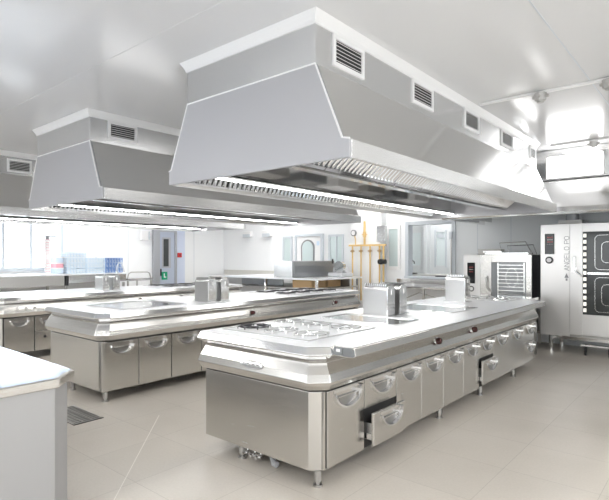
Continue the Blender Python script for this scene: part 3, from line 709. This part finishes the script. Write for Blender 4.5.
gg=B().tube([(gx(355.5),PY,1.775),(gx(355.5),PY,1.88),(gx(354.5),PY,1.98)],.012,8).build('gauge_stem', yellow, gp, smooth=True)
B().cyl((gx(354),PY-.03,2.03),(gx(354),PY+.0,2.03),.070,24).build('pressure_gauge', greyink, gg, smooth=True)
B().cyl((gx(354),PY-.034,2.03),(gx(354),PY-.0305,2.03),.05,24).build('gauge_dial', white, gg, smooth=True)
va=B().cyl((gx(383)-.07,PY-.06,1.40),(gx(383)+.10,PY-.06,1.40),.05,12).cyl((gx(383),PY-.10,1.40),(gx(383),PY+.01,1.40),.06,12)
va.build('shutoff_valve', black, gp)
tag(B().box(gx(377.5),gx(386.5)-.02,PY-.04,PY+.055,1.83,2.16).build('meter_box', steel_hood, None, .006),'grey metal box on the pilaster above the yellow gas pipes','box')

# ------------------------------------------------------------------ preparation table at the back with its load
pt=thing('preparation_table','long steel preparation table before the far back wall, open shelf below','table',(-7.4,8.2,0))
B().box(-8.75,-5.95,7.42,8.95,1.045,1.08).build('table_top', steel_top, pt, .003)
B().box(-8.70,-6.0,7.46,8.91,.86,.88).build('shelf', steel_dull, pt)
for x in (-8.68,-7.4,-6.02):
    for y in (7.48,8.88): B().box(x-.022,x+.022,y-.022,y+.022,0,1.045).build('leg', steel_bright, pt)
B().box(-8.6,-7.3,7.9,7.93,.88,1.045).box(-6.8,-6.04,8.6,8.62,.88,1.045).build('back_panel', steel_dark, pt)
en=thing('steel_cabinet','low steel cabinet with curved grey front on the preparation table','cabinet',(-6.85,8.1,1.08))
B().box(-7.12,-6.62,7.44,8.84,1.081,1.42).build('body', steel_hood, en, .006)
B().prism([(-6.62,1.083),(-6.62,1.415),(-6.60,1.405),(-6.575,1.32),(-6.575,1.18),(-6.60,1.09)],'y',7.46,8.82).build('curved_front', steel_dark, en)
wc=thing('wooden_crate','pale wooden crate on the shelf under the steel cabinet, left one','crate',(-6.4,7.8,.88),'wooden crates on the table shelf')
B().box(-6.75,-6.25,7.60,8.05,.881,1.035).build('crate_body', wood, wc, .004)
q=B()
for z in (.90,.95,1.0): q.box(-6.25,-6.243,7.60,8.05,z,z+.035)
q.build('slat', wood, wc)
wc2=copy_tree(wc,(.0,.52,0),'orange-toned wooden crate on the shelf under the steel cabinet, right one')
sl=thing('meat_slicer','grey meat slicer on the preparation table beside the yellow gas pipes','slicer',(-6.15,8.5,1.08))
B().box(-6.42,-6.02,8.33,8.72,1.081,1.17).build('base', rubber, sl, .03)
B().cyl((-6.18,8.42,1.29),(-6.18,8.50,1.30),.125,28).build('blade', steel_bright, sl, smooth=True)
B().prism([(-6.42,1.17),(-6.05,1.17),(-6.10,1.24),(-6.22,1.42),(-6.32,1.40),(-6.40,1.27)],'y',8.51,8.66).build('blade_guard', rubber, sl, .02)
B().cyl((-6.33,8.40,1.36),(-6.33,8.40,1.46),.018,10).build('pusher_grip', black, sl, smooth=True)
bc=thing('wall_counter','low white counter with upstand along the far back wall','counter',(-9.8,9.0,0))
B().box(-10.9,-8.7,8.75,YB-.06,.97,1.0).build('worktop', white, bc, .003); B().box(-10.88,-8.72,8.80,YB-.06,0,.97).build('body', steel_dull, bc)
B().box(-10.9,-8.7,YB-.058,YB-.006,.97,1.14).build('upstand', mat('warm_grey',(.58,.57,.53),.5), bc)
for i,(x,y,l) in enumerate([(-9.35,YB,'left one of two small white lamps high on the back wall'),(-8.95,YB,'right one of two small white lamps high on the back wall')]):
    t=thing('emergency_lamp',l,'wall lamp',(x-.0,y,2.12),'white lamps on the back wall')
    k=-9.95 if i==0 else -9.2
    t.location=(k,YB-.004,2.12)
    B().box(k-.16,k+.16,YB-.09,YB-.004,2.05,2.20).build('housing', white, t, .01); B().box(k-.14,k+.14,YB-.10,YB-.09,2.03,2.12).build('lens', frame_m, t, .004)

# ------------------------------------------------------------------ dishwashing side on the left wall
dw=thing('dishwashing_table','long grey steel dishwashing table along the left wall below the window','table',(-10.4,4.6,0))
B().box(-10.95,-9.98,1.5,4.45,1.13,1.16).box(-10.95,-9.98,4.45,5.82,1.13,1.16).build('table_top', steel_top, dw, .003)
B().box(-10.93,-10.0,1.52,4.45,.93,1.13).build('apron', steel_dull, dw); B().box(-10.93,-10.03,4.55,5.80,.98,1.13).build('apron', steel_smooth, dw)
B().box(-10.06,-10.0,4.47,4.53,.93,1.13).build('gap_plate', black, dw)
for x in (-10.9,-10.05):
    for y in (1.6,3.0,4.5,5.75): B().box(x-.02,x+.02,y-.02,y+.02,0,.95).build('leg', steel_dull, dw)
def dish_rack(x,y,z,mt,label,w_=.40,h=.10):
    t=thing('dish_rack',label,'dish rack',(x,y,z),'dish racks stacked on the dishwashing table')
    b_=B(); n=6
    x0,x1,y0,y1=x-.22,x+.22,y-w_/2,y+w_/2
    for zz in (z+.001,z+h*.5,z+h-.016):
        hh=.014
        b_.box(x0,x1,y0,y0+.012,zz,zz+hh).box(x0,x1,y1-.012,y1,zz,zz+hh).box(x0,x0+.012,y0,y1,zz,zz+hh).box(x1-.012,x1,y0,y1,zz,zz+hh)
    for k in range(n+1):
        yy=y0+.006+k*(w_-.012)/n; b_.box(x1-.012,x1,yy-.007,yy+.007,z+.001,z+h-.002).box(x0,x0+.012,yy-.007,yy+.007,z+.001,z+h-.002)
        xx=x0+.006+k*(.44-.012)/n; b_.box(xx-.007,xx+.007,y0,y0+.012,z+.001,z+h-.002).box(xx-.007,xx+.007,y1-.012,y1,z+.001,z+h-.002)
    # diagonal braces on the front
    for k in range(n):
        ya=y0+.006+k*(w_-.012)/n; yb=ya+(w_-.012)/n
        b_.add([(x1+.001,ya,z+.01),(x1+.001,ya+.012,z+.01),(x1+.001,yb,z+h-.01),(x1+.001,yb-.012,z+h-.01)],[(0,1,2,3)])
    b_.build('rack_frame', mt, t); B().box(x0+.012,x1-.012,y0+.012,y1-.012,z+.002,z+.008).build('rack_floor', mt, t)
    B().box(x1-.03,x1-.026,y0+.02,y1-.02,z+.01,z+h-.012).build('crockery', white, t)
cols=[(4.79,paleb,4,'pale blue'),(5.20,paleb,3,'pale blue'),(5.61,blue,3,'deep blue')]
nm=['left','middle','right']; lv=['bottom','second','third','top']
for ci,(y,mt_,n,cn) in enumerate(cols):
    for k in range(n):
        mm=mt_
        nn=cn if mm is mt_ else 'pink'
        lev='topmost' if k==n-1 else ['bottom','second from bottom','third from bottom'][k]
        dish_rack(-10.42,y,1.161+k*.111,mm,'%s dish rack, %s in the %s stack on the dishwashing table'%(nn,lev,nm[ci]))
for k,(mt_,h,l) in enumerate([(paleb,.12,'bottom'),(pink,.10,'middle'),(paleb,.12,'topmost')]):
    z=1.161+sum([.12,.10,.12][:k])+k*.001
    o=thing('plastic_crate','%s plastic crate, %s of the narrow stack left of the dish racks'%('pink' if mt_ is pink else 'pale blue',l),'crate',(-10.42,4.47,z),'plastic crates beside the dish racks')
    B().box(-10.55,-10.29,4.41,4.56,z,z+h).build('crate_body', mt_, o, .006); B().box(-10.56,-10.28,4.405,4.565,z+h-.02,z+h-.002).build('crate_rim', white, o)
tw=thing('cup_stack','tall thin red and white banded stack with dark cap by the window','stack',(-10.3,4.33,1.16))
yy=4.25
for k in range(13):
    B().cyl((-10.3,yy,1.162+k*.053),(-10.3,yy,1.162+k*.053+.042),.048,16,.060).build('cup', white, tw, smooth=True)
    B().cyl((-10.3,yy,1.205+k*.053),(-10.3,yy,1.162+k*.053+.052),.052,16,.046).build('cup_band', pink, tw, smooth=True)
B().cyl((-10.3,yy,1.851),(-10.3,yy,1.90),.050,14,.03).box(-10.33,-10.27,yy-.17,yy+.17,1.90,1.925).build('cap', greyink, tw)
pr=thing('spray_hose','curved grey spray hose standing at the right end of the dish racks','tap',(-10.08,5.72,1.16))
B().tube([(-10.08,5.60,1.161),(-10.08,5.62,1.32),(-10.08,5.67,1.38),(-10.08,5.72,1.36),(-10.08,5.75,1.27),(-10.08,5.78,1.17)],.013,8).build('hose', rubber, pr, smooth=True)
B().cyl((-10.08,5.60,1.1605),(-10.08,5.60,1.185),.03,12).build('base', steel_bright, pr, smooth=True)
rl=thing('tray_trolley','low steel trolley with arched rail right of the dishwashing table','trolley',(-10.4,6.18,0))
B().tube([(-10.1,5.86,1.0),(-10.1,5.90,1.13),(-10.1,5.96,1.16),(-10.1,6.36,1.16),(-10.1,6.42,1.13),(-10.1,6.46,1.0)],.014,8).build('rail', steel_dull, rl, smooth=True)
B().box(-10.7,-10.05,5.84,6.48,.97,1.02).box(-10.7,-10.05,5.84,6.48,.3,.33).build('shelf', steel_bright, rl)
for (x,y) in ((-10.67,5.87),(-10.08,5.87),(-10.67,6.45),(-10.08,6.45)): B().box(x-.015,x+.015,y-.015,y+.015,0,.97).build('leg', steel_dull, rl)

# tap on second island, floor drain
fd=thing('floor_drain','steel floor drain grating beside the end of the middle island','drain',(-4.7,2.2,0))
B().box(-5.02,-4.42,2.05,2.33,.0005,.003).build('drain_well', dark, fd)
g=B()
for k in range(13): g.box(-5.01+k*.046,-4.985+k*.046,2.06,2.32,.003,.007)
for k in range(4): g.box(-5.01,-4.43,2.05+k*.085,2.068+k*.085,.003,.0075)
g.build('grating', steel_dull, fd)
